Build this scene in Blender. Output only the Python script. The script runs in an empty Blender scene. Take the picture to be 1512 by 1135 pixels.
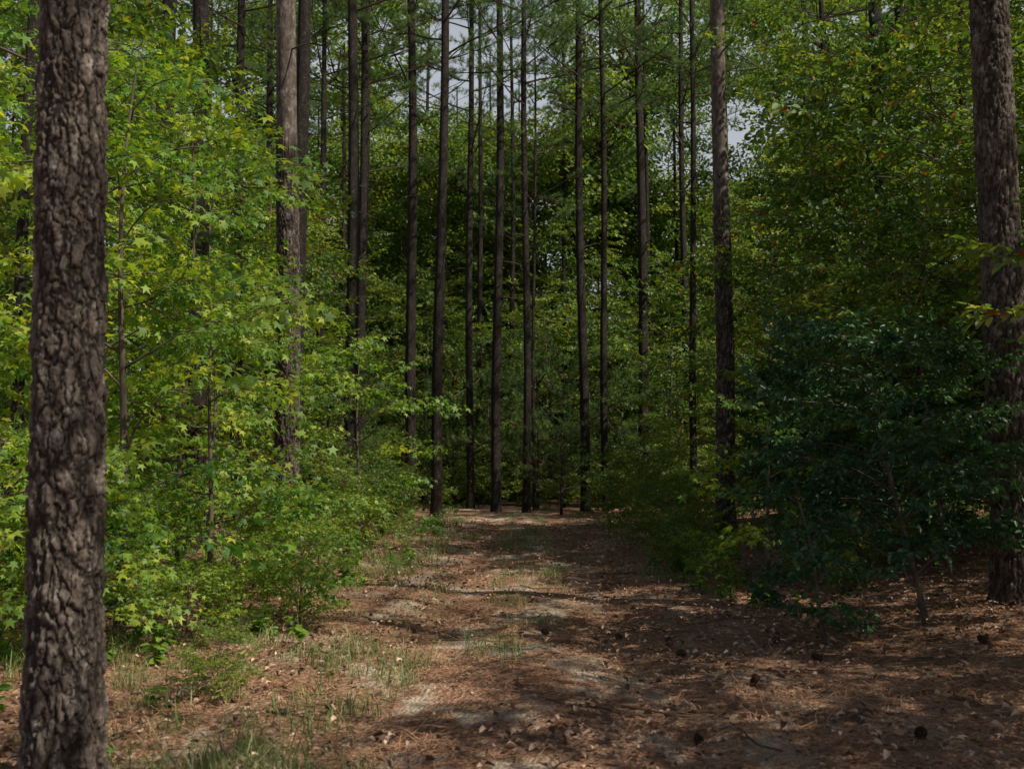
import bpy, math, numpy as np
from mathutils import Vector, noise, Matrix
R = np.random.RandomState(7)
scene = bpy.context.scene
PI = math.pi

# ------------------------------------------------------------------ helpers
def nt_new(mat):
    mat.use_nodes = True
    nt = mat.node_tree
    nt.nodes.clear()
    return nt, nt.nodes, nt.links

def ramp(nodes, stops, interp='LINEAR'):
    n = nodes.new('ShaderNodeValToRGB')
    n.color_ramp.interpolation = interp
    e = n.color_ramp.elements
    while len(e) < len(stops):
        e.new(0.5)
    for i, (p, c) in enumerate(stops):
        e[i].position = p
        e[i].color = (c[0], c[1], c[2], 1)
    return n

def mix(nodes, links, fac, a, b, mode='MIX'):
    n = nodes.new('ShaderNodeMix')
    n.data_type = 'RGBA'
    n.blend_type = mode
    def put(sock, v):
        if isinstance(v, (int, float)):
            sock.default_value = v
        elif isinstance(v, tuple):
            sock.default_value = (v[0], v[1], v[2], 1)
        else:
            links.new(v, sock)
    put(n.inputs[0], fac); put(n.inputs[6], a); put(n.inputs[7], b)
    return n.outputs[2]

def leaf_mat(name, ca, cb, cc, ct, tfac=0.42, rough=0.6, autumn=0.0, gloss=.04):
    m = bpy.data.materials.new(name)
    nt, N, L = nt_new(m)
    at = N.new('ShaderNodeAttribute'); at.attribute_name = 'rnd'
    st = [(0.0, ca), (0.55, cb), (0.97, cc)]
    if autumn > 0: st.append((1 - autumn * .5, (.30, .08, .02)))
    if autumn > 0: st[2] = (1 - autumn, cc)
    r1 = ramp(N, st)
    L.new(at.outputs['Fac'], r1.inputs[0])
    col = r1.outputs[0]
    d = N.new('ShaderNodeBsdfDiffuse'); L.new(col, d.inputs['Color'])
    t = N.new('ShaderNodeBsdfTranslucent')
    tc = mix(N, L, 1.0, col, ct, 'MULTIPLY')
    L.new(tc, t.inputs['Color'])
    ms = N.new('ShaderNodeMixShader'); ms.inputs[0].default_value = tfac
    L.new(d.outputs[0], ms.inputs[1]); L.new(t.outputs[0], ms.inputs[2])
    g = N.new('ShaderNodeBsdfGlossy'); g.inputs['Roughness'].default_value = rough; g.inputs['Color'].default_value = (.8, .85, .9, 1)
    m2 = N.new('ShaderNodeMixShader'); m2.inputs[0].default_value = gloss
    L.new(ms.outputs[0], m2.inputs[1]); L.new(g.outputs[0], m2.inputs[2])
    o = N.new('ShaderNodeOutputMaterial')
    L.new(m2.outputs[0], o.inputs['Surface'])
    return m

def simple_mat(name, ca, cb, rough=0.8, scale=8.0, stretch=(1, 1, 1), bump=0.3, island=False):
    m = bpy.data.materials.new(name)
    nt, N, L = nt_new(m)
    r = ramp(N, [(0.3, ca), (0.7, cb)])
    p = N.new('ShaderNodeBsdfDiffuse')
    if island:
        g = N.new('ShaderNodeAttribute'); g.attribute_name = 'rnd'; L.new(g.outputs['Fac'], r.inputs[0])
        r.color_ramp.elements[0].position = 0; r.color_ramp.elements[1].position = 1
    else:
        tc = N.new('ShaderNodeTexCoord')
        mp = N.new('ShaderNodeMapping'); mp.inputs['Scale'].default_value = stretch
        L.new(tc.outputs['Object'], mp.inputs[0])
        nz = N.new('ShaderNodeTexNoise'); nz.inputs['Scale'].default_value = scale; nz.inputs['Detail'].default_value = 3
        L.new(mp.outputs[0], nz.inputs['Vector'])
        L.new(nz.outputs['Fac'], r.inputs[0])
    L.new(r.outputs[0], p.inputs['Color'])
    o = N.new('ShaderNodeOutputMaterial'); L.new(p.outputs[0], o.inputs['Surface'])
    return m

def bark_mat(name, attr):
    m = bpy.data.materials.new(name)
    nt, N, L = nt_new(m)
    tc = N.new('ShaderNodeTexCoord')
    oi = N.new('ShaderNodeObjectInfo')
    va = N.new('ShaderNodeVectorMath'); va.operation = 'ADD'
    L.new(tc.outputs['Object'], va.inputs[0]); L.new(oi.outputs['Random'], va.inputs[1])
    if attr:
        at = N.new('ShaderNodeAttribute'); at.attribute_name = 'crev'
        edge = at.outputs['Fac']
    else:
        nzw = N.new('ShaderNodeTexNoise'); nzw.inputs['Scale'].default_value = 9; nzw.inputs['Detail'].default_value = 3
        L.new(va.outputs[0], nzw.inputs['Vector'])
        sc = N.new('ShaderNodeVectorMath'); sc.operation = 'SCALE'; sc.inputs['Scale'].default_value = 0.16
        L.new(nzw.outputs['Color'], sc.inputs[0])
        ad = N.new('ShaderNodeVectorMath'); ad.operation = 'ADD'
        L.new(va.outputs[0], ad.inputs[0]); L.new(sc.outputs[0], ad.inputs[1])
        mp = N.new('ShaderNodeMapping'); mp.inputs['Scale'].default_value = (16, 16, 4.2)
        L.new(ad.outputs[0], mp.inputs[0])
        vo = N.new('ShaderNodeTexVoronoi'); vo.feature = 'DISTANCE_TO_EDGE'
        L.new(mp.outputs[0], vo.inputs['Vector'])
        edge = vo.outputs['Distance']
    cr = ramp(N, [(0.03, (0, 0, 0)), (0.30 if not attr else .5, (1, 1, 1))])
    L.new(edge, cr.inputs[0])
    n2 = N.new('ShaderNodeTexNoise'); n2.inputs['Scale'].default_value = 13; n2.inputs['Detail'].default_value = 5; n2.inputs['Roughness'].default_value = .7
    mp2 = N.new('ShaderNodeMapping'); mp2.inputs['Scale'].default_value = (1, 1, 0.45)
    L.new(va.outputs[0], mp2.inputs[0]); L.new(mp2.outputs[0], n2.inputs['Vector'])
    pc = ramp(N, [(0.32, (0.045, 0.034, 0.029)), (0.5, (0.11, 0.086, 0.074)), (0.62, (0.20, 0.172, 0.155)), (0.72, (0.40, 0.37, 0.34))])
    L.new(n2.outputs['Fac'], pc.inputs[0])
    n3 = N.new('ShaderNodeTexNoise'); n3.inputs['Scale'].default_value = 75; n3.inputs['Detail'].default_value = 3; n3.inputs['Roughness'].default_value = .7
    L.new(mp2.outputs[0], n3.inputs['Vector'])
    fr = ramp(N, [(0.3, (0.40, 0.38, 0.36)), (0.7, (1.4, 1.4, 1.4))]); L.new(n3.outputs['Fac'], fr.inputs[0])
    c1 = mix(N, L, 1.0, pc.outputs[0], fr.outputs[0], 'MULTIPLY')
    col = mix(N, L, cr.outputs[0], (0.018, 0.013, 0.011), c1)
    p = N.new('ShaderNodeBsdfPrincipled'); p.inputs['Roughness'].default_value = 0.8
    p.inputs['Specular IOR Level'].default_value = 0.25
    L.new(col, p.inputs['Base Color'])
    h = N.new('ShaderNodeMath'); h.operation = 'MULTIPLY_ADD'; h.inputs[1].default_value = 0.8
    L.new(n3.outputs['Fac'], h.inputs[0]); L.new(cr.outputs[0], h.inputs[2])
    b = N.new('ShaderNodeBump'); b.inputs['Strength'].default_value = 1; b.inputs['Distance'].default_value = 0.010 if attr else 0.03
    L.new(h.outputs[0], b.inputs['Height']); L.new(b.outputs[0], p.inputs['Normal'])
    o = N.new('ShaderNodeOutputMaterial'); L.new(p.outputs[0], o.inputs['Surface'])
    return m

# ------------------------------------------------------------------ materials
M_gum = leaf_mat('sweetgum_leaf', (0.05, 0.17, 0.030), (0.20, 0.34, 0.034), (0.48, 0.53, 0.045), (1.6, 1.5, .7), 0.46)
M_oak = leaf_mat('oak_leaf', (0.036, 0.11, 0.024), (0.14, 0.235, 0.030), (0.36, 0.40, 0.04), (1.6, 1.5, .7), 0.43, .6, 0.009)
M_hol = leaf_mat('laurel_leaf', (0.020, 0.075, 0.028), (0.034, 0.10, 0.032), (0.065, 0.14, 0.036), (1.5, 1.7, .9), 0.22, .45, 0, .045)
M_pin = leaf_mat('pine_foliage', (0.055, 0.13, 0.034), (0.11, 0.20, 0.045), (0.20, 0.28, 0.06), (1.5, 1.6, .9), 0.33)
M_gra = leaf_mat('grass_blade', (0.08, 0.14, 0.035), (0.18, 0.23, 0.06), (0.40, 0.37, 0.20), (1.4, 1.5, .9), 0.3)
M_twig = simple_mat('twig_bark', (0.045, 0.032, 0.025), (0.12, 0.095, 0.07), island=True)
M_stem = simple_mat('stem_bark', (0.06, 0.048, 0.038), (0.18, 0.15, 0.12), 0.9, 10, (1, 1, 0.4))
M_bark = bark_mat('pine_bark', False)
M_barkn = bark_mat('pine_bark_plates', True)
M_ndl = simple_mat('dry_needles', (0.17, 0.085, 0.052), (0.60, 0.35, 0.22), island=True)
M_dead = simple_mat('dry_leaves', (0.12, 0.065, 0.045), (0.70, 0.52, 0.40), island=True)
M_cone = simple_mat('cone_scales', (0.03, 0.02, 0.015), (0.10, 0.065, 0.045), island=True)

# ------------------------------------------------------------------ mesh builder
class MB:
    def __init__(s):
        s.v = []; s.f = []; s.m = []; s.r = []; s.n = 0
    def add(s, V, F, mat=0, rnd=None):
        V = np.asarray(V, float)
        s.v.append(V)
        for f in F:
            s.f.append([i + s.n for i in f])
        s.m += [mat] * len(F)
        s.r.append(np.full(len(V), R.rand() if rnd is None else rnd))
        s.n += len(V)
    def tube(s, P, rad, sides=6, mat=0):
        P = np.asarray(P, float); n = len(P)
        T = np.gradient(P, axis=0)
        T /= np.linalg.norm(T, axis=1)[:, None] + 1e-9
        ref = np.array([0.0, 0, 1]) if abs(T[0][2]) < 0.8 else np.array([1.0, 0, 0])
        V = []
        ang = np.arange(sides) * 2 * PI / sides
        for i in range(n):
            a = np.cross(T[i], ref); a /= np.linalg.norm(a) + 1e-9
            b = np.cross(T[i], a)
            V.append(P[i] + rad[i] * (np.cos(ang)[:, None] * a + np.sin(ang)[:, None] * b))
        V = np.concatenate(V)
        F = []
        for i in range(n - 1):
            for k in range(sides):
                k2 = (k + 1) % sides
                F.append((i * sides + k, i * sides + k2, (i + 1) * sides + k2, (i + 1) * sides + k))
        s.add(V, F, mat)
    def mesh(s, name, mats, smooth=False):
        me = bpy.data.meshes.new(name)
        V = np.concatenate(s.v) if s.v else np.zeros((0, 3))
        me.from_pydata(V.tolist(), [], s.f)
        for m in mats: me.materials.append(m)
        me.polygons.foreach_set('material_index', s.m)
        if smooth:
            me.polygons.foreach_set('use_smooth', [True] * len(s.f))
        a = me.attributes.new('rnd', 'FLOAT', 'POINT'); a.data.foreach_set('value', np.concatenate(s.r).astype(np.float32))
        me.update()
        return me

def rotm(rx, ry, rz):
    cx, sx, cy, sy, cz, sz = math.cos(rx), math.sin(rx), math.cos(ry), math.sin(ry), math.cos(rz), math.sin(rz)
    X = np.array([[1, 0, 0], [0, cx, -sx], [0, sx, cx]])
    Y = np.array([[cy, 0, sy], [0, 1, 0], [-sy, 0, cy]])
    Z = np.array([[cz, -sz, 0], [sz, cz, 0], [0, 0, 1]])
    return Z @ Y @ X

SRC = {}
def src_arrays(me):
    if me.name in SRC: return SRC[me.name]
    n = len(me.vertices); V = np.empty(n * 3, np.float32); me.vertices.foreach_get('co', V)
    lv = np.empty(len(me.loops), np.int32); me.loops.foreach_get('vertex_index', lv)
    lt = np.empty(len(me.polygons), np.int32); me.polygons.foreach_get('loop_total', lt)
    mi = np.empty(len(me.polygons), np.int32); me.polygons.foreach_get('material_index', mi)
    rn = np.empty(n, np.float32); me.attributes['rnd'].data.foreach_get('value', rn)
    SRC[me.name] = (V.reshape(-1, 3), lv, lt, mi, rn)
    return SRC[me.name]

def realise(name, P, Q, S, coll, seed=0):
    """one real mesh: copies of the source sprays at the given transforms"""
    r = np.random.RandomState(seed + 77)
    srcs = [o.data for o in coll.objects]
    P = np.asarray(P, float); Q = np.asarray(Q, float); S = np.asarray(S, float)
    idx = r.randint(0, len(srcs), len(P))
    VV = []; LV = []; LT = []; MI = []; RN = []; off = 0
    for i in range(len(P)):
        V, lv, lt, mi, rn = src_arrays(srcs[idx[i]])
        M = rotm(*Q[i]) * S[i]
        VV.append(V @ M.T.astype(np.float32) + P[i].astype(np.float32)); LV.append(lv + off); LT.append(lt); MI.append(mi)
        q = noise.noise(Vector((P[i][0] * .7 + seed, P[i][1] * .7, P[i][2] * .7)))
        RN.append(np.clip(rn * .62 + .19 + q * .45 + r.uniform(-.12, .12), 0, .97) * (rn < .985) + (rn >= .985) * 1.0); off += len(V)
    VV = np.concatenate(VV).astype(np.float32); LV = np.concatenate(LV); LT = np.concatenate(LT); MI = np.concatenate(MI); RN = np.concatenate(RN)
    me = bpy.data.meshes.new(name)
    me.vertices.add(len(VV)); me.vertices.foreach_set('co', VV.ravel())
    me.loops.add(len(LV)); me.loops.foreach_set('vertex_index', LV.astype(np.int32))
    me.polygons.add(len(LT))
    st = np.concatenate([[0], np.cumsum(LT)[:-1]]).astype(np.int32)
    me.polygons.foreach_set('loop_start', st)
    me.polygons.foreach_set('material_index', MI.astype(np.int32))
    for m in srcs[0].materials: me.materials.append(m)
    a = me.attributes.new('rnd', 'FLOAT', 'POINT'); a.data.foreach_set('value', RN.astype(np.float32))
    me.update(calc_edges=True)
    return me

def star_leaf():
    pts = [(180, .10), (-125, .50), (-88, .30), (-58, .78), (-28, .36), (0, .92), (28, .36), (58, .78), (88, .30), (125, .50)]
    V = [(0.35, 0, 0)]
    for a, r in pts:
        a = math.radians(a)
        V.append((0.35 + r * math.cos(a) * .72, r * math.sin(a) * .72, -0.22 * r * r))
    F = [(0, i, i + 1) for i in range(1, len(pts))] + [(0, len(pts), 1)]
    return np.array(V), F
def oval_leaf(w=0.24):
    V = [(0, 0, 0), (1, 0, -.10), (.3, w, .07), (.7, w * .85, .03), (.3, -w, .07), (.7, -w * .85, .03)]
    return np.array(V), [(0, 4, 5, 1), (0, 1, 3, 2)]
STAR = star_leaf(); OVAL = oval_leaf(.27); NARROW = oval_leaf(.22)

def spray(name, leaf, leafsize, L, nside, sidelen, step, seed, mats, up=0.45, droop=0.25, petiole=0.0, vert=.35):
    r = np.random.RandomState(seed)
    mb = MB()
    def curve(p0, yaw, length, dz, n=6):
        pts = [np.array(p0, float)]
        y = yaw
        for i in range(n - 1):
            y += r.normal(0, .16)
            pts.append(pts[-1] + np.array([math.cos(y), math.sin(y), dz + r.normal(0, .12) - droop * (i / n)]) * length / (n - 1))
        return np.array(pts)
    stems = []
    main = curve((0, 0, 0), 0, L, 0.12)
    stems.append((main, 0.006))
    for i in range(nside):
        t = 0.12 + 0.85 * i / nside
        k = t * 5; a = int(k); p = main[a] * (1 - (k - a)) + main[min(a + 1, 5)] * (k - a)
        sgn = 1 if i % 2 else -1
        c = curve(p, sgn * r.uniform(.6, 1.2), sidelen * (1 - .5 * t) * r.uniform(.6, 1.25), r.uniform(-vert, vert * 1.6), 5)
        stems.append((c, 0.003))
    for c, rad in stems:
        mb.tube(c, np.linspace(rad, rad * .4, len(c)), 3, 1)
        n = len(c)
        length = np.linalg.norm(np.diff(c, axis=0), axis=1).sum()
        cnt = max(2, int(length / step))
        for j in range(cnt):
            t = (j + r.uniform(0.2, .9)) / cnt
            if rad > .005 and t < .15: continue
            k = t * (n - 1); a = min(int(k), n - 2)
            p = c[a] * (1 - (k - a)) + c[a + 1] * (k - a)
            d = c[a + 1] - c[a]
            yaw = math.atan2(d[1], d[0]) + (1 if j % 2 else -1) * r.uniform(.2, 1.5)
            if j == cnt - 1: yaw = math.atan2(d[1], d[0]) + r.normal(0, .3)
            s = leafsize * r.uniform(.55, 1.2)
            M = rotm(r.normal(0, up), r.uniform(-.3, .9), yaw)
            V = leaf[0] * s + np.array([petiole * s, 0, 0])
            mb.add(V @ M.T + p, leaf[1], 0)
    return mb.mesh(name, mats)

def pine_branch(name, seed, L=1.6, ntuft=9, nn=28, nl=.2, w=.012):
    r = np.random.RandomState(seed)
    mb = MB()
    main = np.array([(L * t, r.normal(0, .04), .12 * t * L + r.normal(0, .02)) for t in np.linspace(0, 1, 5)])
    mb.tube(main, np.linspace(.014, .005, 5), 3, 1)
    tips = []
    for i in range(ntuft):
        t = .3 + .7 * (i + .5) / ntuft
        p = main[min(int(t * 4), 4)]
        yaw = (1 if i % 2 else -1) * r.uniform(.3, 1.1); ln = r.uniform(.2, .5) * (1.3 - t)
        d = np.array([math.cos(yaw), math.sin(yaw), r.uniform(.1, .6)])
        c = np.array([p + d * ln * q + np.array([0, 0, .1 * q * q]) for q in np.linspace(0, 1, 3)])
        mb.tube(c, np.linspace(.006, .004, 3), 3, 1)
        tips.append((c[-1], c[-1] - c[-2]))
    tips.append((main[-1], main[-1] - main[-2]))
    for p, d in tips:
        d = d / np.linalg.norm(d); rn = r.rand()
        for j in range(nn):
            q = r.normal(0, 1, 3); q /= np.linalg.norm(q)
            v = d * r.uniform(.25, 1.1) + q * .8; v /= np.linalg.norm(v)
            o = p - d * r.uniform(0, .16)
            s = np.cross(v, r.normal(0, 1, 3)); s /= np.linalg.norm(s)
            ln = nl * r.uniform(.7, 1.1)
            e = o + v * ln + np.array([0, 0, -.03])
            mb.add([o - s * w * .5, o + s * w * .5, e], [(0, 1, 2)], 0, rn * .6 + r.rand() * .38)
    return mb.mesh(name, mats=[M_pin, M_twig])

def make_coll(name, meshes):
    c = bpy.data.collections.new(name)
    for i, me in enumerate(meshes):
        o = bpy.data.objects.new('%s_%02d' % (name, i), me)
        c.objects.link(o)
    return c
C_gum = make_coll('sweetgum_sprays', [spray('gum%d' % i, STAR, .15, .8, 7, .45, .07, 10 + i, [M_gum, M_twig], .5, .3, .25) for i in range(5)])
C_oak = make_coll('oak_sprays', [spray('oak%d' % i, OVAL, .10, .9, 9, .5, .05, 20 + i, [M_oak, M_twig], .65, .2) for i in range(5)])
C_hol = make_coll('laurel_sprays', [spray('lau%d' % i, NARROW, .115, .7, 8, .4, .036, 30 + i, [M_hol, M_twig], .7, .2, vert=.5) for i in range(4)])
C_pin = make_coll('pine_sprays', [pine_branch('pin%d' % i, 40 + i) for i in range(3)])

def crown_ball(name, seed, n=2400, rad=2.9):
    r = np.random.RandomState(seed)
    cl = []
    for i in range(30):
        q = r.normal(0, 1, 3); q /= np.linalg.norm(q); cl.append((q * rad * r.uniform(.35, 1.0) * np.array([1, 1, .9]), r.uniform(.5, 1.0), r.rand()))
    T = oval_leaf(.33)[0]
    mb = MB()
    for i in range(n):
        c, cr, cv = cl[r.randint(len(cl))]
        q = r.normal(0, 1, 3); q /= np.linalg.norm(q)
        p = c + q * cr * r.uniform(.35, 1.0) * np.array([1.2, 1.2, .6])
        M = rotm(r.normal(0, .7), r.uniform(-.3, .9), math.atan2(q[1], q[0]) + r.normal(0, .8)) * r.uniform(.13, .22)
        mb.add(T @ M.T + p, OVAL[1], 0, .5 * cv + .45 * r.rand())
    for c, cr, cv in cl[::2]:
        mb.tube([(0, 0, -.8), c * .5 + r.normal(0, .15, 3), c], [.05, .03, .012], 4, 1)
    return mb.mesh(name, [M_oak, M_twig])
C_far = make_coll('far_crowns', [crown_ball('far%d' % i, 60 + i) for i in range(5)])

def needle_patch(name, seed, n=46):
    r = np.random.RandomState(seed); mb = MB()
    for i in range(n):
        x, y = r.normal(0, .15, 2); a = r.uniform(0, 2 * PI); l = r.uniform(.06, .11); w = .0018
        z = r.uniform(.002, .014); d = np.array([math.cos(a), math.sin(a), r.normal(0, .08)]); s = np.array([-d[1], d[0], 0]) * w
        o = np.array([x, y, z]); bend = s / w * r.normal(0, .012)
        mb.add([o - d * l - s, o - d * l + s, o + s + bend, o - s + bend, o + d * l - s * .5, o + d * l + s * .5],
               [(0, 1, 2, 3), (3, 2, 5, 4)], 0, r.rand())
    return mb.mesh(name, [M_ndl])
def dead_patch(name, seed, n=17):
    r = np.random.RandomState(seed); mb = MB()
    for i in range(n):
        x, y = r.normal(0, .24, 2)
        M = rotm(r.normal(0, .4), r.normal(0, .3), r.uniform(0, 2 * PI))
        T = OVAL if r.rand() < .75 else STAR
        V = T[0].copy(); V[:, 2] += .25 * np.abs(V[:, 1]) + .12 * np.sin(V[:, 0] * 5)
        mb.add((V * r.uniform(.02, .06)) @ M.T + np.array([x, y, r.uniform(.006, .018)]), T[1], 0, r.rand() ** 1.8)
    return mb.mesh(name, [M_dead])
def grass_tuft(name, seed, n=22, h=.2, spread=.09):
    r = np.random.RandomState(seed); mb = MB()
    for i in range(n):
        x, y = r.normal(0, spread, 2); a = r.uniform(0, 2 * PI); hh = h * r.uniform(.3, 1.1); lean = r.uniform(.2, 1.1)
        w = .003; d = np.array([math.cos(a), math.sin(a), 0]); s = np.array([-d[1], d[0], 0]) * w
        P = [np.array([x, y, 0]) + d * lean * hh * t ** 2 + np.array([0, 0, hh * (t - .35 * lean * t * t)]) for t in (0, .4, .75, 1)]
        mb.add([P[0] - s, P[0] + s, P[1] + s, P[1] - s, P[2] + s * .7, P[2] - s * .7, P[3]],
               [(0, 1, 2, 3), (3, 2, 4, 5), (5, 4, 6)], 0, r.rand())
    return mb.mesh(name, [M_gra])
def seedling(name, seed):
    r = np.random.RandomState(seed); mb = MB()
    for k in range(4):
        a = r.uniform(0, 2 * PI); h = r.uniform(.1, .28)
        d = np.array([math.cos(a), math.sin(a), 0])
        P = np.array([d * .3 * h * t * t + np.array([0, 0, h * t]) for t in np.linspace(0, 1, 4)])
        mb.tube(P, [.003, .003, .002, .001], 3, 1)
        for j in range(8):
            t = r.uniform(.3, 1); p = d * .3 * h * t * t + np.array([0, 0, h * t])
            M = rotm(r.normal(0, .3), r.uniform(-.2, .5), r.uniform(0, 2 * PI))
            mb.add((OVAL[0] * r.uniform(.04, .09)) @ M.T + p, OVAL[1], 0, r.rand() * .7)
    return mb.mesh(name, [M_gum, M_twig])
def cone(name, seed):
    r = np.random.RandomState(seed); mb = MB()
    for k in range(70):
        t = k / 70; a = k * 2.4; rr = .028 * math.sin(PI * (t * .85 + .12)) ** .7
        M = rotm(0, -.3 - .5 * t, a)
        V = np.array([(0, -.006, 0), (0, .006, 0), (.018, .009, .003), (.018, -.009, .003), (.022, 0, .006)])
        mb.add(V @ M.T + np.array([rr * math.cos(a), rr * math.sin(a), .09 * t - .045]), [(0, 1, 2, 3), (3, 2, 4)], 0)
    mb.tube([(0, 0, -.05), (0, 0, -.02), (0, 0, .02), (0, 0, .05)], [.01, .026, .024, .006], 8, 0)
    return mb.mesh(name, [M_cone])
def twig_piece(name, seed):
    r = np.random.RandomState(seed); mb = MB()
    P = np.array([(t * .5 - .25, r.normal(0, .02), .008 + abs(r.normal(0, .008))) for t in np.linspace(0, 1, 6)])
    mb.tube(P, np.linspace(.006, .003, 6), 5, 0)
    for i in range(2):
        p = P[2 + i]; mb.tube([p, p + np.array([.08, r.choice([-1, 1]) * .08, .01])], [.003, .0015], 4, 0)
    return mb.mesh(name, [M_twig])
C_ndl = make_coll('litter_needles', [needle_patch('np%d' % i, 70 + i) for i in range(4)])
C_dead = make_coll('litter_leaves', [dead_patch('dp%d' % i, 80 + i) for i in range(4)])
C_gra = make_coll('grass_tufts', [grass_tuft('gt%d' % i, 90 + i) for i in range(4)])
C_tall = make_coll('tall_tufts', [grass_tuft('tt%d' % i, 190 + i, 14, .4, .04) for i in range(2)])
C_seed = make_coll('seedlings', [seedling('sd%d' % i, 95 + i) for i in range(4)])
C_cone = make_coll('cones', [cone('cn', 1)])
C_twg = make_coll('twigs', [twig_piece('tw%d' % i, 98 + i) for i in range(3)])

GROUPS = {}
def group_for(coll):
    if coll.name in GROUPS: return GROUPS[coll.name]
    ng = bpy.data.node_groups.new('inst_' + coll.name, 'GeometryNodeTree')
    ng.interface.new_socket('Geometry', in_out='INPUT', socket_type='NodeSocketGeometry')
    ng.interface.new_socket('Geometry', in_out='OUTPUT', socket_type='NodeSocketGeometry')
    N, L = ng.nodes, ng.links
    gi = N.new('NodeGroupInput'); go = N.new('NodeGroupOutput')
    ci = N.new('GeometryNodeCollectionInfo')
    ci.inputs['Collection'].default_value = coll
    ci.inputs['Separate Children'].default_value = True
    ci.inputs['Reset Children'].default_value = True
    ip = N.new('GeometryNodeInstanceOnPoints')
    ip.inputs['Pick Instance'].default_value = True
    def na(nm, t):
        n = N.new('GeometryNodeInputNamedAttribute'); n.data_type = t; n.inputs['Name'].default_value = nm
        return n.outputs['Attribute']
    L.new(gi.outputs[0], ip.inputs['Points'])
    L.new(ci.outputs[0], ip.inputs['Instance'])
    L.new(na('idx', 'INT'), ip.inputs['Instance Index'])
    e = N.new('FunctionNodeEulerToRotation')
    L.new(na('rot', 'FLOAT_VECTOR'), e.inputs[0]); L.new(e.outputs[0], ip.inputs['Rotation'])
    L.new(na('scl', 'FLOAT'), ip.inputs['Scale'])
    L.new(ip.outputs[0], go.inputs[0])
    GROUPS[coll.name] = ng
    return ng

def instancer(name, pts, rots, scls, coll):
    me = bpy.data.meshes.new(name)
    pts = np.asarray(pts, np.float32); n = len(pts)
    me.vertices.add(n); me.vertices.foreach_set('co', pts.ravel())
    a = me.attributes.new('rot', 'FLOAT_VECTOR', 'POINT'); a.data.foreach_set('vector', np.asarray(rots, np.float32).ravel())
    a = me.attributes.new('scl', 'FLOAT', 'POINT'); a.data.foreach_set('value', np.asarray(scls, np.float32))
    k = len(coll.objects)
    a = me.attributes.new('idx', 'INT', 'POINT'); a.data.foreach_set('value', R.randint(0, k, n).astype(np.int32))
    o = bpy.data.objects.new(name, me)
    scene.collection.objects.link(o)
    md = o.modifiers.new('inst', 'NODES'); md.node_group = group_for(coll)
    return o

# ------------------------------------------------------------------ ground
def sstep(a, b, x):
    t = min(1, max(0, (x - a) / (b - a))); return t * t * (3 - 2 * t)
def pathc(y): return -0.15 + 0.5 * math.sin(y * .07)
def gh(x, y):
    if x * x + y * y > 90 * 90: return 0.0
    d = x - pathc(y)
    h = 0.38 * sstep(2.6, 6.5, d) * sstep(3, 9, y) * (1 - sstep(26, 34, y)) + 0.10 * sstep(2.2, 4.5, -d)
    h += -0.05 * math.exp(-((abs(d) - .85) / .35) ** 2) * (1 - sstep(28, 34, y))
    h += 0.07 * noise.noise(Vector((x * .35, y * .35, 3)))
    return h
def gh_f(x, y):
    h = gh(x, y)
    if abs(x) < 14 and -4 < y < 30:
        h += 0.022 * noise.noise(Vector((x * 2.1, y * 2.1, 1))) + 0.010 * noise.noise(Vector((x * 7, y * 7, 5)))
    return h
def axis(lo, hi, step, far):
    a = list(np.arange(lo, hi + 1e-6, step)); s = step
    v = hi
    while v < far: s *= 1.22; v += s; a.append(v)
    s = step; v = lo
    while v > -far: s *= 1.22; v -= s; a.insert(0, v)
    return np.array(a)
xs = axis(-6.5, 8, .085, 300); ys = axis(2, 20, .085, 300)
V = [(x, y, gh_f(x, y)) for y in ys for x in xs]
nx = len(xs)
F = [(j * nx + i, j * nx + i + 1, (j + 1) * nx + i + 1, (j + 1) * nx + i) for j in range(len(ys) - 1) for i in range(nx - 1)]
me = bpy.data.meshes.new('ground'); me.from_pydata(V, [], F)
me.polygons.foreach_set('use_smooth', [True] * len(F)); me.update()
ground = bpy.data.objects.new('ground', me); scene.collection.objects.link(ground)
gm = bpy.data.materials.new('forest_floor')
nt, N, L = nt_new(gm)
geo = N.new('ShaderNodeNewGeometry')
sx = N.new('ShaderNodeSeparateXYZ'); L.new(geo.outputs['Position'], sx.inputs[0])
def tex(scale, detail=6, rough=.6, stretch=None):
    n = N.new('ShaderNodeTexNoise'); n.inputs['Scale'].default_value = scale; n.inputs['Detail'].default_value = detail
    n.inputs['Roughness'].default_value = rough
    if stretch:
        mp = N.new('ShaderNodeMapping'); mp.inputs['Scale'].default_value = stretch
        L.new(geo.outputs['Position'], mp.inputs[0]); L.new(mp.outputs[0], n.inputs['Vector'])
    else: L.new(geo.outputs['Position'], n.inputs['Vector'])
    return n.outputs['Fac']
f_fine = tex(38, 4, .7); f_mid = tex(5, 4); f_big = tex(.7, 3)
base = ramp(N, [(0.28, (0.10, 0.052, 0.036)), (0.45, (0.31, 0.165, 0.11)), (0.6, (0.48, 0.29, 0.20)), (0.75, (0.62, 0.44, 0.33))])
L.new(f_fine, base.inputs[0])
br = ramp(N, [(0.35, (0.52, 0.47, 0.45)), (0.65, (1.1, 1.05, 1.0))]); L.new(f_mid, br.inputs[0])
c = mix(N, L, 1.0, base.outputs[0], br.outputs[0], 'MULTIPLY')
vo = N.new('ShaderNodeTexVoronoi'); vo.inputs['Scale'].default_value = 34; L.new(geo.outputs['Position'], vo.inputs['Vector'])
vr = ramp(N, [(0.0, (0.13, 0.070, 0.048)), (0.5, (0.37, 0.215, 0.145)), (0.85, (0.57, 0.39, 0.29)), (1.0, (0.68, 0.54, 0.43))])
sv = N.new('ShaderNodeSeparateColor'); L.new(vo.outputs['Color'], sv.inputs[0]); L.new(sv.outputs[0], vr.inputs[0])
c = mix(N, L, .4, c, vr.outputs[0])
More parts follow.
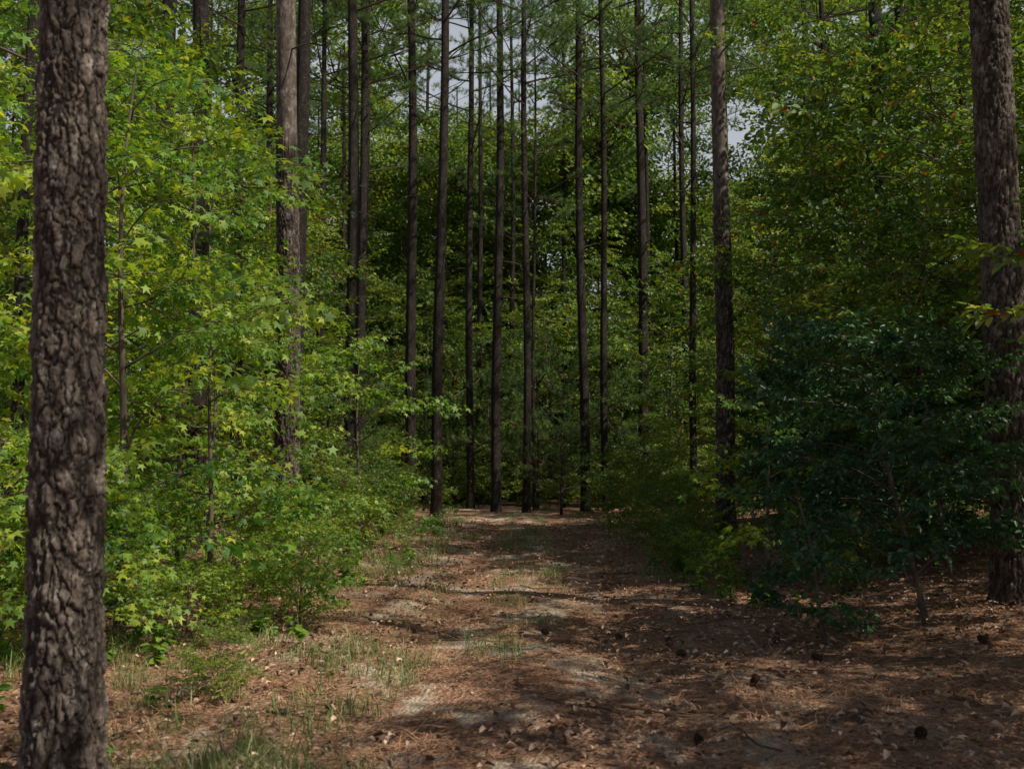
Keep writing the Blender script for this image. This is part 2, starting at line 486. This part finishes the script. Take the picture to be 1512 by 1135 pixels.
ab = N.new('ShaderNodeMath'); ab.operation = 'ADD'; ab.inputs[1].default_value = 0.2; L.new(sx.outputs['X'], ab.inputs[0])
aa = N.new('ShaderNodeMath'); aa.operation = 'ABSOLUTE'; L.new(ab.outputs[0], aa.inputs[0])
rr = N.new('ShaderNodeMapRange'); rr.inputs['From Min'].default_value = 2.9; rr.inputs['From Max'].default_value = 1.0; L.new(aa.outputs[0], rr.inputs['Value'])
f_s = tex(.9, 6, .62, (1.3, .8, 1))
sr = ramp(N, [(0.51, (0, 0, 0)), (0.58, (1, 1, 1))]); L.new(f_s, sr.inputs[0])
mm = N.new('ShaderNodeMath'); mm.operation = 'MULTIPLY'; L.new(sr.outputs[0], mm.inputs[0]); L.new(rr.outputs[0], mm.inputs[1])
m3 = N.new('ShaderNodeMath'); m3.operation = 'MULTIPLY'; m3.inputs[1].default_value = .78; L.new(mm.outputs[0], m3.inputs[0])
sand = ramp(N, [(0.3, (0.48, 0.39, 0.31)), (0.7, (0.72, 0.64, 0.54))]); L.new(tex(60, 3), sand.inputs[0])
c = mix(N, L, m3.outputs[0], c, sand.outputs[0])
gr = ramp(N, [(0.54, (0, 0, 0)), (0.68, (.4, .4, .4))]); L.new(f_big, gr.inputs[0])
c = mix(N, L, gr.outputs[0], c, (0.17, 0.16, 0.07))
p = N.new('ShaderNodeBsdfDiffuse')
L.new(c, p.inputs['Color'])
ha = N.new('ShaderNodeMath'); ha.operation = 'ADD'; L.new(f_fine, ha.inputs[0]); L.new(vo.outputs['Distance'], ha.inputs[1])
b = N.new('ShaderNodeBump'); b.inputs['Strength'].default_value = .9; b.inputs['Distance'].default_value = .03
L.new(ha.outputs[0], b.inputs['Height']); L.new(b.outputs[0], p.inputs['Normal'])
o = N.new('ShaderNodeOutputMaterial'); L.new(p.outputs[0], o.inputs['Surface'])
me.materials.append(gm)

def scatter(name, coll, n, xr, yr, smin, smax, keep=None, power=1.7, tilt=.1, dz=0.0):
    P = []; Q = []; S = []
    while len(P) < n:
        u = R.rand()
        y = yr[0] * (yr[1] / yr[0]) ** (u ** (1 / power) if power > 1 else u)
        x = R.uniform(xr[0], xr[1])
        if abs(x) > .62 * y + 1.5: continue
        if keep and not keep(x, y): continue
        P.append((x, y, gh_f(x, y) + dz)); Q.append((R.normal(0, tilt), R.normal(0, tilt), R.uniform(0, 2 * PI))); S.append(R.uniform(smin, smax))
    return instancer(name, P, Q, S, coll)
nz = lambda x, y, s, o=0: noise.noise(Vector((x * s, y * s, 7 + o)))
scatter('pine_straw', C_ndl, 2400, (-11, 12), (3, 28), .8, 1.5, lambda x, y: nz(x, y, .9) > -.25)
scatter('leaf_litter', C_dead, 3000, (-11, 12), (3, 28), .8, 1.4, lambda x, y: abs(x - pathc(y)) > .9 or nz(x, y, 1.2, 3) > .05 or R.rand() < .25)
scatter('grass', C_gra, 1100, (-7, 3.5), (3.6, 30), .5, 1.3,
        lambda x, y: (x < -.7 and nz(x, y, .8, 5) > -.15 and (y < 9 or R.rand() < .3)) or (abs(x - pathc(y)) < .5 and y > 8 and nz(x, y, 1.1, 9) > .0) or (abs(abs(x - pathc(y)) - 2.1) < .5 and y > 12 and nz(x, y, .9, 9) > 0))
scatter('tall_grass', C_tall, 34, (-1.6, -0.7), (3.7, 5.2), .7, 1.2)
scatter('ground_seedlings', C_seed, 950, (-12, 13), (4.2, 34), .6, 1.6, lambda x, y: abs(x - pathc(y)) > 1.9 and (x < 0 or y > 11) and nz(x, y, .7, 11) > -.15)
scatter('pine_cones', C_cone, 24, (0, 6), (3.6, 10), .7, .95, None, 1.7, 1.4, .03)
scatter('fallen_twigs', C_twg, 260, (-6, 8), (3.4, 20), .5, 1.5, None, 1.7, .05)

# ------------------------------------------------------------------ trees
def link(name, me, parent=None, loc=(0, 0, 0), rz=0, s=1):
    o = bpy.data.objects.new(name, me); o.location = loc; o.rotation_euler = (0, 0, rz)
    o.scale = (s, s, s) if isinstance(s, (int, float)) else s
    if parent is not None: o.parent = parent
    scene.collection.objects.link(o)
    return o

def pine_crown(seed, h0=13.0, H=24.5, nb=18):
    r = np.random.RandomState(seed)
    mb = MB(); P = []; Q = []; S = []
    for i in range(nb):
        t = (i + r.uniform(0, .8)) / nb
        h = h0 + (H - h0) * t
        a = i * 2.4 + r.uniform(-.5, .5); l = (3.0 * (1 - t) ** .8 + .6) * r.uniform(.6, 1.1)
        up = r.uniform(.0, .4) + .35 * t
        p0 = np.array([0, 0, h]); pts = [p0 + np.array([math.cos(a), math.sin(a), up]) * l * s + np.array([0, 0, .12 * l * s * s + r.normal(0, .04)]) for s in np.linspace(0, 1, 5)]
        mb.tube(pts, np.linspace(.035, .01, 5), 5, 0)
        for j in range(int(1.5 + l * 1.4)):
            s = r.uniform(.35, 1); k = s * 4; q = int(min(3, k)); pp = pts[q] * (1 - (k - q)) + pts[q + 1] * (k - q)
            P.append(pp); Q.append((r.normal(0, .3), -r.uniform(-.1, .5), a + r.normal(0, .7))); S.append(r.uniform(.7, 1.2))
    return mb.mesh('pine_limbs', [M_twig]), realise('pine_needles', P, Q, S, C_pin, seed)
PCR = [pine_crown(900 + i) for i in range(4)]

def pine_tree(x, y, dia, H, lean=(0, 0), seed=0, near=0, name='pine_tree'):
    r = np.random.RandomState(seed + 1000)
    z0 = gh(x, y) - .08
    mb = MB()
    ph = r.uniform(0, 6, 4)
    def axis_pt(h):
        return np.array([lean[0] * h + .05 * math.sin(h * .33 + ph[0]) * min(1, h / 4), lean[1] * h + .05 * math.sin(h * .27 + ph[1]) * min(1, h / 4), h])
    def rad(h):
        return dia / 2 * (1.02 - .62 * (h / H) ** 1.3 + .30 * math.exp(-h / .35)) * (1 if h < H * .93 else max(.15, (H - h) / (H * .07)))
    crev = None
    if near:
        sides = 180 if near == 1 else 96
        hs = list(np.arange(0, 5.0, .0095)) if near == 1 else list(np.arange(0, 7.0, .022))
        hcut = hs[-1]; h = hcut
        while h < H: h += .5; hs.append(min(h, H))
        VV = []; CV = []
        f = dia / .36
        for h in hs:
            c = axis_pt(h); rr = rad(h)
            for k in range(sides):
                a = k * 2 * PI / sides
                ca, sa = math.cos(a), math.sin(a)
                e = .5; disp = .01
                if h <= hcut:
                    q = Vector((ca * rr, sa * rr, h))
                    w = noise.noise_vector(q * 6) * .022 + noise.noise_vector(q * 26) * .013
                    qx, qy, qz = q.x + w.x, q.y + w.y, q.z + w.z * 2.5
                    dd, _ = noise.voronoi(Vector((qx * 19 + x * 3, qy * 19, qz * 5.2)))
                    big = min(1.0, (dd[1] - dd[0]) / (.16 + .36 * max(0, noise.noise(q * 7) + .3)))
                    d2, pp = noise.voronoi(Vector((qx * 38, qy * 38 + x, qz * 19)))
                    sm = min(1.0, (d2[1] - d2[0]) / .25)
                    cell = noise.noise(Vector((pp[0].x * 1.7, pp[0].y * 1.7, pp[0].z * 1.7)))
                    hf = noise.noise(q * 70)
                    hh = big ** .8 * (.62 + .9 * cell + .16 * sm) + .20 * hf
                    disp = .024 * hh * f
                    e = max(0, min(1, hh * .85))
                VV.append(c + np.array([ca, sa, 0]) * (rr - .014 + disp)); CV.append(e)
        FF = [(i * sides + k, i * sides + (k + 1) % sides, (i + 1) * sides + (k + 1) % sides, (i + 1) * sides + k) for i in range(len(hs) - 1) for k in range(sides)]
        mb.add(VV, FF, 0); crev = CV
    else:
        sides = 16; hs = list(np.linspace(0, 2, 8)) + list(np.linspace(2.6, H, 34))
        VV = []
        for h in hs:
            c = axis_pt(h); rr = rad(h)
            for k in range(sides):
                a = k * 2 * PI / sides
                n_ = 1 + .09 * noise.noise(Vector((math.cos(a) * 1.5 + x, math.sin(a) * 1.5, h * 1.4)))
                VV.append(c + np.array([math.cos(a), math.sin(a), 0]) * rr * n_)
        FF = [(i * sides + k, i * sides + (k + 1) % sides, (i + 1) * sides + (k + 1) % sides, (i + 1) * sides + k) for i in range(len(hs) - 1) for k in range(sides)]
        mb.add(VV, FF, 0)
    for i in range(r.randint(4, 9)):
        h = r.uniform(.25, .58) * H; a = r.uniform(0, 2 * PI); l = r.uniform(.25, 1.6)
        p0 = axis_pt(h); d = np.array([math.cos(a), math.sin(a), r.uniform(-.15, .35)])
        mb.tube([p0, p0 + d * l * .5, p0 + d * l + np.array([0, 0, -.06])], [.022, .014, .005], 5, 1)
    me = mb.mesh(name, [M_barkn if near else M_bark, M_twig], True)
    if crev is not None:
        at = me.attributes.new('crev', 'FLOAT', 'POINT')
        arr = np.ones(len(me.vertices), np.float32) * .5; arr[:len(crev)] = crev
        at.data.foreach_set('value', arr)
    o = link(name, me, None, (x, y, z0))
    lm, nm = PCR[seed % len(PCR)]
    s = H / 25 * r.uniform(.97, 1.06); rz = r.uniform(0, 6)
    off = axis_pt(H * .75); off[2] = 0
    link('limbs', lm, o, off, rz, s); link('needles', nm, o, off, rz, s)
    return o

def leafy_meshes(H, spread, coll, seed, dens=5.5, crown0=.12, lean=(0, 0), tr=None, scl=1.0, top=.3, step=.34, rise=.4):
    r = np.random.RandomState(seed + 5000)
    tr = tr or .012 + .0065 * H
    mb = MB()
    ph = r.uniform(0, 6, 2); wob = .03 * H ** .7
    def ax(t):
        return np.array([lean[0] * t * H + wob * math.sin(t * 5 + ph[0]) * t, lean[1] * t * H + wob * math.sin(t * 4 + ph[1]) * t, H * t])
    mb.tube([ax(t) for t in np.linspace(0, 1, 12)], [tr * (1.25 if t == 0 else 1) * (1 - .85 * t) + .003 for t in np.linspace(0, 1, 12)], 8, 0)
    P = []; Q = []; S = []
    nb = max(4, int(H * dens))
    for i in range(nb):
        t = crown0 + (1 - crown0) * (i + r.rand()) / nb
        a = i * 2.4 + r.uniform(-.6, .6)
        u = (t - crown0) / (1 - crown0)
        pr = top + (1 - top) * math.sin(PI * min(1, u * .75 + .22)) ** .8
        l = spread * pr * r.uniform(.45, 1.2)
        p0 = ax(min(t, .98)); pts = []
        rs = rise * r.uniform(.1, 1.8)
        for s in np.linspace(0, 1, 6):
            pts.append(p0 + np.array([math.cos(a) * l * s, math.sin(a) * l * s, rs * l * s * (1.5 - .9 * s)]) + r.normal(0, .02, 3) * (s > 0) * l ** .5)
            a += r.normal(0, .07)
        mb.tube(pts, np.linspace(tr * .3 * (1 - .6 * t) + .004, .003, 6), 4, 0)
        ns = max(1, int(l / (step * scl)))
        for j in range(ns + 1):
            s = min(1, .3 + .7 * (j + r.rand() * .6) / (ns + .6)); k = s * 5; q = min(4, int(k)); pp = pts[q] * (1 - (k - q)) + pts[q + 1] * (k - q)
            sd = (1 if j % 2 else -1)
            yaw = a + (sd * r.uniform(.2, 1.2) if j < ns else r.normal(0, .2))
            P.append(pp); Q.append((r.normal(0, .35), r.uniform(-.5, .4), yaw)); S.append(scl * r.uniform(.65, 1.15) * min(1, .55 + l))
    return mb.mesh('wood', [M_stem], True), realise('leaves', P, Q, S, coll, seed)

def leafy(name, x, y, *a, **k):
    wm, lm = leafy_meshes(*a, **k)
    o = link(name, wm, None, (x, y, gh(x, y) - .04))
    link('leaves', lm, o)
    return o
def place(name, var, x, y, H, s_xy=None):
    h0, wm, lm = var
    s = H / h0; sx_ = s_xy or s
    o = link(name, wm, None, (x, y, gh(x, y) - .04), R.uniform(0, 2 * PI), (sx_, sx_, s))
    link('leaves', lm, o)
    return o

pines = [
 (-2.19, 5.0, .345, 24, -.016, 1), (5.04, 10.1, .40, 25, 0, 2), (-3.95, 17.5, .42, 25, -.012, 2),
 (-5.94, 12, .15, 15, .0, 0), (-5.4, 17, .33, 24, -.01, 0), (-4.32, 20, .33, 24, -.004, 0),
 (-4.14, 26, .34, 25, -.014, 0), (-4.64, 31, .30, 24, -.01, 0), (-3.3, 33, .37, 26, -.009, 0), (-2.19, 29, .32, 25, .010, 0),
 (-1.45, 35, .27, 25, -.004, 0), (-.52, 33, .32, 26, .006, 0), (.46, 32, .25, 24, -.002, 0), (.76, 33.5, .13, 17, .0, 0),
 (2.46, 33.5, .32, 26, -.010, 0), (3.2, 34, .25, 24, -.004, 0), (4.75, 36, .38, 26, 0, 0), (4.63, 21.8, .40, 25, .006, 2),
 (8.97, 22, .33, 24, -.004, 0), (6.8, 18, .28, 23, .004, 0), (8.3, 26, .2, 20, 0, 0), (5.1, 28, .2, 20, .006, 0),
 (-6.7, 24, .25, 22, 0, 0), (-5.9, 30, .22, 22, .006, 0), (-7.9, 22, .3, 24, 0, 0), (.0, 42, .24, 23, 0, 0), (2.5, 46, .26, 24, -.004, 0),
 (-9.5, 27, .3, 24, 0, 0), (-8.5, 34, .28, 25, 0, 0), (-3, 44, .25, 24, 0, 0), (-6, 40, .3, 26, 0, 0), (7, 40, .3, 26, 0, 0),
 (10, 33, .3, 26, 0, 0), (13, 28, .3, 25, 0, 0), (-12, 33, .3, 26, 0, 0), (14, 38, .3, 26, 0, 0),
 (-11, 18, .3, 24, 0, 0), (4.6, 50, .3, 26, 0, 0), (-4.5, 52, .3, 26, 0, 0),
 # out of frame, to the right of and behind the camera: they throw the dappled shade
 (10, -1.5, .35, 24, 0, 0), (6, -7, .3, 22, 0, 0), (12.5, 3.5, .35, 25, 0, 0), (4.5, -3, .35, 24, 0, 0), (15.5, 8, .3, 25, 0, 0)]
for i, (x, y, d, H, lx, nr) in enumerate(pines):
    pine_tree(x, y, d, H, (lx, R.uniform(-.006, .006)), i, nr)

G = 'sweetgum_tree'; K = 'oak_tree'
gums = [
 (-3.5, 9.0, 5.2, 1.25), (-2.95, 9.8, 3.2, .8), (-4.5, 10.2, 7, 1.6), (-3.6, 11.9, 3.8, 1.0),
 (-4.3, 13.0, 6.2, 1.5), (-5.3, 8.6, 6.5, 1.4), (-6.1, 13.4, 9, 2.0), (-2.9, 18.9, 3.9, 1.4),
 (-5.8, 19, 8.5, 2.0), (3.15, 12.4, 2.4, .65)]
for i, (x, y, H, s) in enumerate(gums):
    leafy(G, x, y, H, s, C_gum, i, dens=4.2, crown0=.08, scl=.92)
OV = []
for i in range(6):
    H = [9, 9, 10, 7, 10, 8][i]
    wm, lm = leafy_meshes(H, [2.4, 2.7, 2.6, 2.0, 2.9, 2.3][i], C_oak, 700 + i, dens=3.8, crown0=.16, scl=1.2, step=.38)
    OV.append((H, wm, lm))
oaks = [(-6.8, 16, 9.5), (-5.9, 23.5, 8.5), (-6.8, 27, 10), (-8, 14, 9), (5.7, 15.6, 5.2), (6.6, 13.6, 8), (7.8, 16, 9.5), (6.9, 19.6, 8.5),
        (6.6, 23.5, 6.5), (8.6, 20, 11), (6.9, 26.5, 8), (7.6, 29, 10), (5.2, 31, 6), (10, 14, 9), (8.4, 11.6, 8.5),
        (7.4, 7.8, 8.2), (-5.4, 34, 8), (3.8, 38, 6), (-1.0, 40, 7), (1.4, 42, 9), (-3.4, 39, 9), (6, 38, 9), (-4.9, 29, 5), (-4.9, 22, 4),
        (0, 46, 13), (-2.5, 50, 14), (3.5, 47, 13), (2, 56, 15), (-5, 46, 13),
        (6.5, 1.9, 9.5), (8.7, 4.6, 8.8), (9.5, .4, 11), (8.5, -3.5, 11)]  # this row: unseen oaks, added off-frame to shade the foreground
for i, (x, y, H) in enumerate(oaks):
    place(K, OV[i % 6], x, y, H)
n = 0
while n < 28:
    y = R.uniform(16, 40); x = R.uniform(-.6 * y - 3, .6 * y + 3)
    if abs(x - pathc(y)) < 6.6: continue
    place(K, OV[n % 6], x, y, R.uniform(5, 12)); n += 1
leafy('laurel_bush', 3.9, 9.5, 2.75, .95, C_hol, 400, dens=13, crown0=.16, lean=(-.20, -.02), scl=.72, top=.6, step=.28, rise=.5)
leafy('laurel_bush', 2.85, 9.2, 1.4, .4, C_hol, 401, dens=12, crown0=.1, lean=(-.16, 0), scl=.6, top=.6, step=.28, rise=.4)
wm, lm = leafy_meshes(3.2, 1.2, C_hol, 402, dens=9, crown0=.12, scl=.9, top=.6, step=.32, rise=.5)
for (x, y, H) in [(5.9, 12.0, 2.9), (5.2, 14.6, 2.8), (7.2, 13.0, 3.4), (5.7, 18.2, 3.0), (8.0, 14.2, 3.5), (6.3, 22.5, 3.2)]:
    place('laurel_bush', (3.2, wm, lm), x, y, H)
yl, yn = pine_crown(950, .8, 5, 20)
for i, (x, y, H) in enumerate([(.9, 35, 4.6), (1.9, 36.5, 5.5), (-2.2, 37, 5), (3.9, 35.5, 4), (-5, 27, 4), (1.5, 30.5, 2.6)]):
    mb = MB(); mb.tube([(0, 0, 0), (0.02, 0, H / 2), (0, 0, H)], [.05, .035, .01], 8, 0)
    o = link('young_pine', mb.mesh('young_pine', [M_bark], True), None, (x, y, gh(x, y)))
    link('limbs', yl, o, (0, 0, 0), i, H / 5); link('needles', yn, o, (0, 0, 0), i, (H / 6.5, H / 6.5, H / 5))
SV = []
for i in range(4):
    c = [C_gum, C_oak, C_gum, C_oak][i]
    wm, lm = leafy_meshes(1.4, .95, c, 750 + i, dens=14, crown0=.05, scl=.62, step=.27, rise=.6)
    SV.append((1.4, wm, lm))
sh = [(-2.1, 10.0, .9, 0), (-2.8, 8.7, .7, 2), (-2.6, 13.5, 1.1, 0), (-2.9, 17, 1.4, 1), (-3.2, 21, 1.4, 3), (-3.6, 25, 1.6, 1),
      (2.9, 18, 1.1, 1), (3.3, 20.4, 1.2, 3), (2.7, 15, .8, 1), (3.4, 25, 1.8, 1), (3.8, 29, 1.8, 3), (2.6, 13.4, .6, 0), (4.6, 12.9, 1.0, 1), (-3.6, 29.5, 1.3, 1),
      (-3.5, 8.3, 1.3, 0), (-3.1, 10.8, 1.3, 2), (6.4, 12.8, 1.6, 3), (-4.1, 7.6, 1.6, 2), (-2.0, 6.9, .45, 1), (5.6, 20, 2.0, 1), (5.8, 17.5, 1.8, 3),
      (-2.9, 34.5, 1.2, 1), (-1.2, 36, 1.3, 3), (.2, 37, 1.5, 1), (1.6, 34.6, .9, 3), (2.9, 36, 1.6, 1), (3.2, 32, 1.2, 3), (-.6, 38, 2.2, 1), (1.5, 39, 2.4, 3), (-2.4, 39, 2.2, 3)]
for (x, y, H, k) in sh: place('shrub', SV[k], x, y, H)
for i in range(30):
    x = R.uniform(-16, 16); y = R.uniform(36, 44)
    if abs(x - .5) < 2.5 and y < 39: continue
    place('shrub', SV[1 + 2 * (i % 2)], x, y, R.uniform(1.5, 3.2))
for i in range(14):
    place('shrub', SV[1 + 2 * (i % 2)], -5 + i * .8, R.uniform(43, 50), R.uniform(2.5, 4))
wm, lm = leafy_meshes(5, 1.0, C_oak, 800, dens=2.6, crown0=.45, lean=(.12, 0), tr=.026, scl=.8)
wm2, lm2 = leafy_meshes(4.5, .8, C_oak, 801, dens=2.6, crown0=.5, lean=(-.15, .1), tr=.022, scl=.8)
for i in range(18):
    y = R.uniform(11.5, 20); x = R.uniform(.32 * y + .6, .5 * y)
    place('understory_sapling', [(5, wm, lm), (4.5, wm2, lm2)][i % 2], x, y, R.uniform(3.5, 6))

# distant forest mass
P = []; Q = []; S = []
for i in range(430):
    y = R.uniform(44, 76); x = R.uniform(-.60 * y - 4, .60 * y + 4)
    top = .53 * y + 2 if abs(x + .045 * y) > .055 * y + 1 else .385 * y
    cz = R.uniform(1, top) if R.rand() < .72 else R.uniform(.8, 13)
    s = R.uniform(.85, 1.4)
    cz = min(cz, top - 2)
    P.append((x, y, cz)); Q.append((R.normal(0, .25), R.normal(0, .25), R.uniform(0, 2 * PI))); S.append(s)
for i in range(90):
    y = R.uniform(50, 76); x = R.uniform(-.2 * y, .22 * y)
    P.append((x, y, R.uniform(5, .385 * y - 2))); Q.append((0, 0, R.uniform(0, 6))); S.append(R.uniform(.9, 1.4))
instancer('forest_background', P, Q, S, C_far)
mb = MB()
for i in range(70):
    y = R.uniform(41, 78); x = R.uniform(-.62 * y - 4, .62 * y + 4); h = R.uniform(18, 28)
    mb.tube([(x, y, 0), (x + .1, y, h * .5), (x, y, h)], [R.uniform(.1, .2), .1, .04], 8, 0)
link('forest_background_trunks', mb.mesh('fbt', [M_bark], True))

mb = MB()
for k in range(5):
    M = rotm(.1 * k, .15, k * 1.3)
    mb.add((OVAL[0] * .12) @ M.T + np.array([.03 * k - .06, .01 * k, .02]), OVAL[1], 0)
link('teal_scrap', mb.mesh('scrap', [simple_mat('scrap', (.22, .34, .28), (.32, .45, .38), .8)]), None, (-.53, 9.8, gh_f(-.53, 9.8)))  # small flat teal scrap on the track, kind unidentified

# ------------------------------------------------------------------ light
to_sun = Vector((.62, -.30, .78)).normalized()
el = math.asin(to_sun.z); az = math.atan2(to_sun.x, to_sun.y)
w = bpy.data.worlds.new('World'); scene.world = w; w.use_nodes = True
wn = w.node_tree.nodes; wl = w.node_tree.links
bg = wn['Background'] if 'Background' in wn else wn.new('ShaderNodeBackground')
sk = wn.new('ShaderNodeTexSky'); sk.sky_type = 'NISHITA'; sk.sun_disc = False
sk.sun_elevation = el; sk.sun_rotation = az; sk.dust_density = 2.0
# bright summer haze low in the sky, clear blue above
tc = wn.new('ShaderNodeTexCoord'); sz = wn.new('ShaderNodeSeparateXYZ'); wl.new(tc.outputs['Generated'], sz.inputs[0])
cr = ramp(wn, [(.40, (.80, .80, .80)), (.52, (.0, .0, .0))]); wl.new(sz.outputs['Z'], cr.inputs[0])
veil = mix(wn, wl, cr.outputs[0], sk.outputs[0], (11.0, 11.8, 12.8))
wl.new(veil, bg.inputs['Color']); bg.inputs['Strength'].default_value = .05
ld = bpy.data.lights.new('sun', 'SUN'); ld.energy = 5; ld.angle = math.radians(.5); ld.color = (1, .92, .75)
lo = bpy.data.objects.new('sun', ld); lo.rotation_euler = to_sun.to_track_quat('Z', 'Y').to_euler(); lo.location = to_sun * 40
scene.collection.objects.link(lo)

# ------------------------------------------------------------------ camera
cd = bpy.data.cameras.new('camera'); cd.lens = 35; cd.sensor_width = 36; cd.clip_end = 1500; cd.clip_start = .05
cam = bpy.data.objects.new('camera', cd); cam.location = (0, 0, 1.6 + gh(0, 0)); cam.rotation_euler = (math.radians(90 + 4.5), 0, 0)
cd.dof.use_dof = True; cd.dof.focus_distance = 14; cd.dof.aperture_fstop = 2.8
scene.collection.objects.link(cam); scene.camera = cam
scene.view_settings.view_transform = 'Standard'; scene.view_settings.look = 'None'; scene.view_settings.exposure = 0
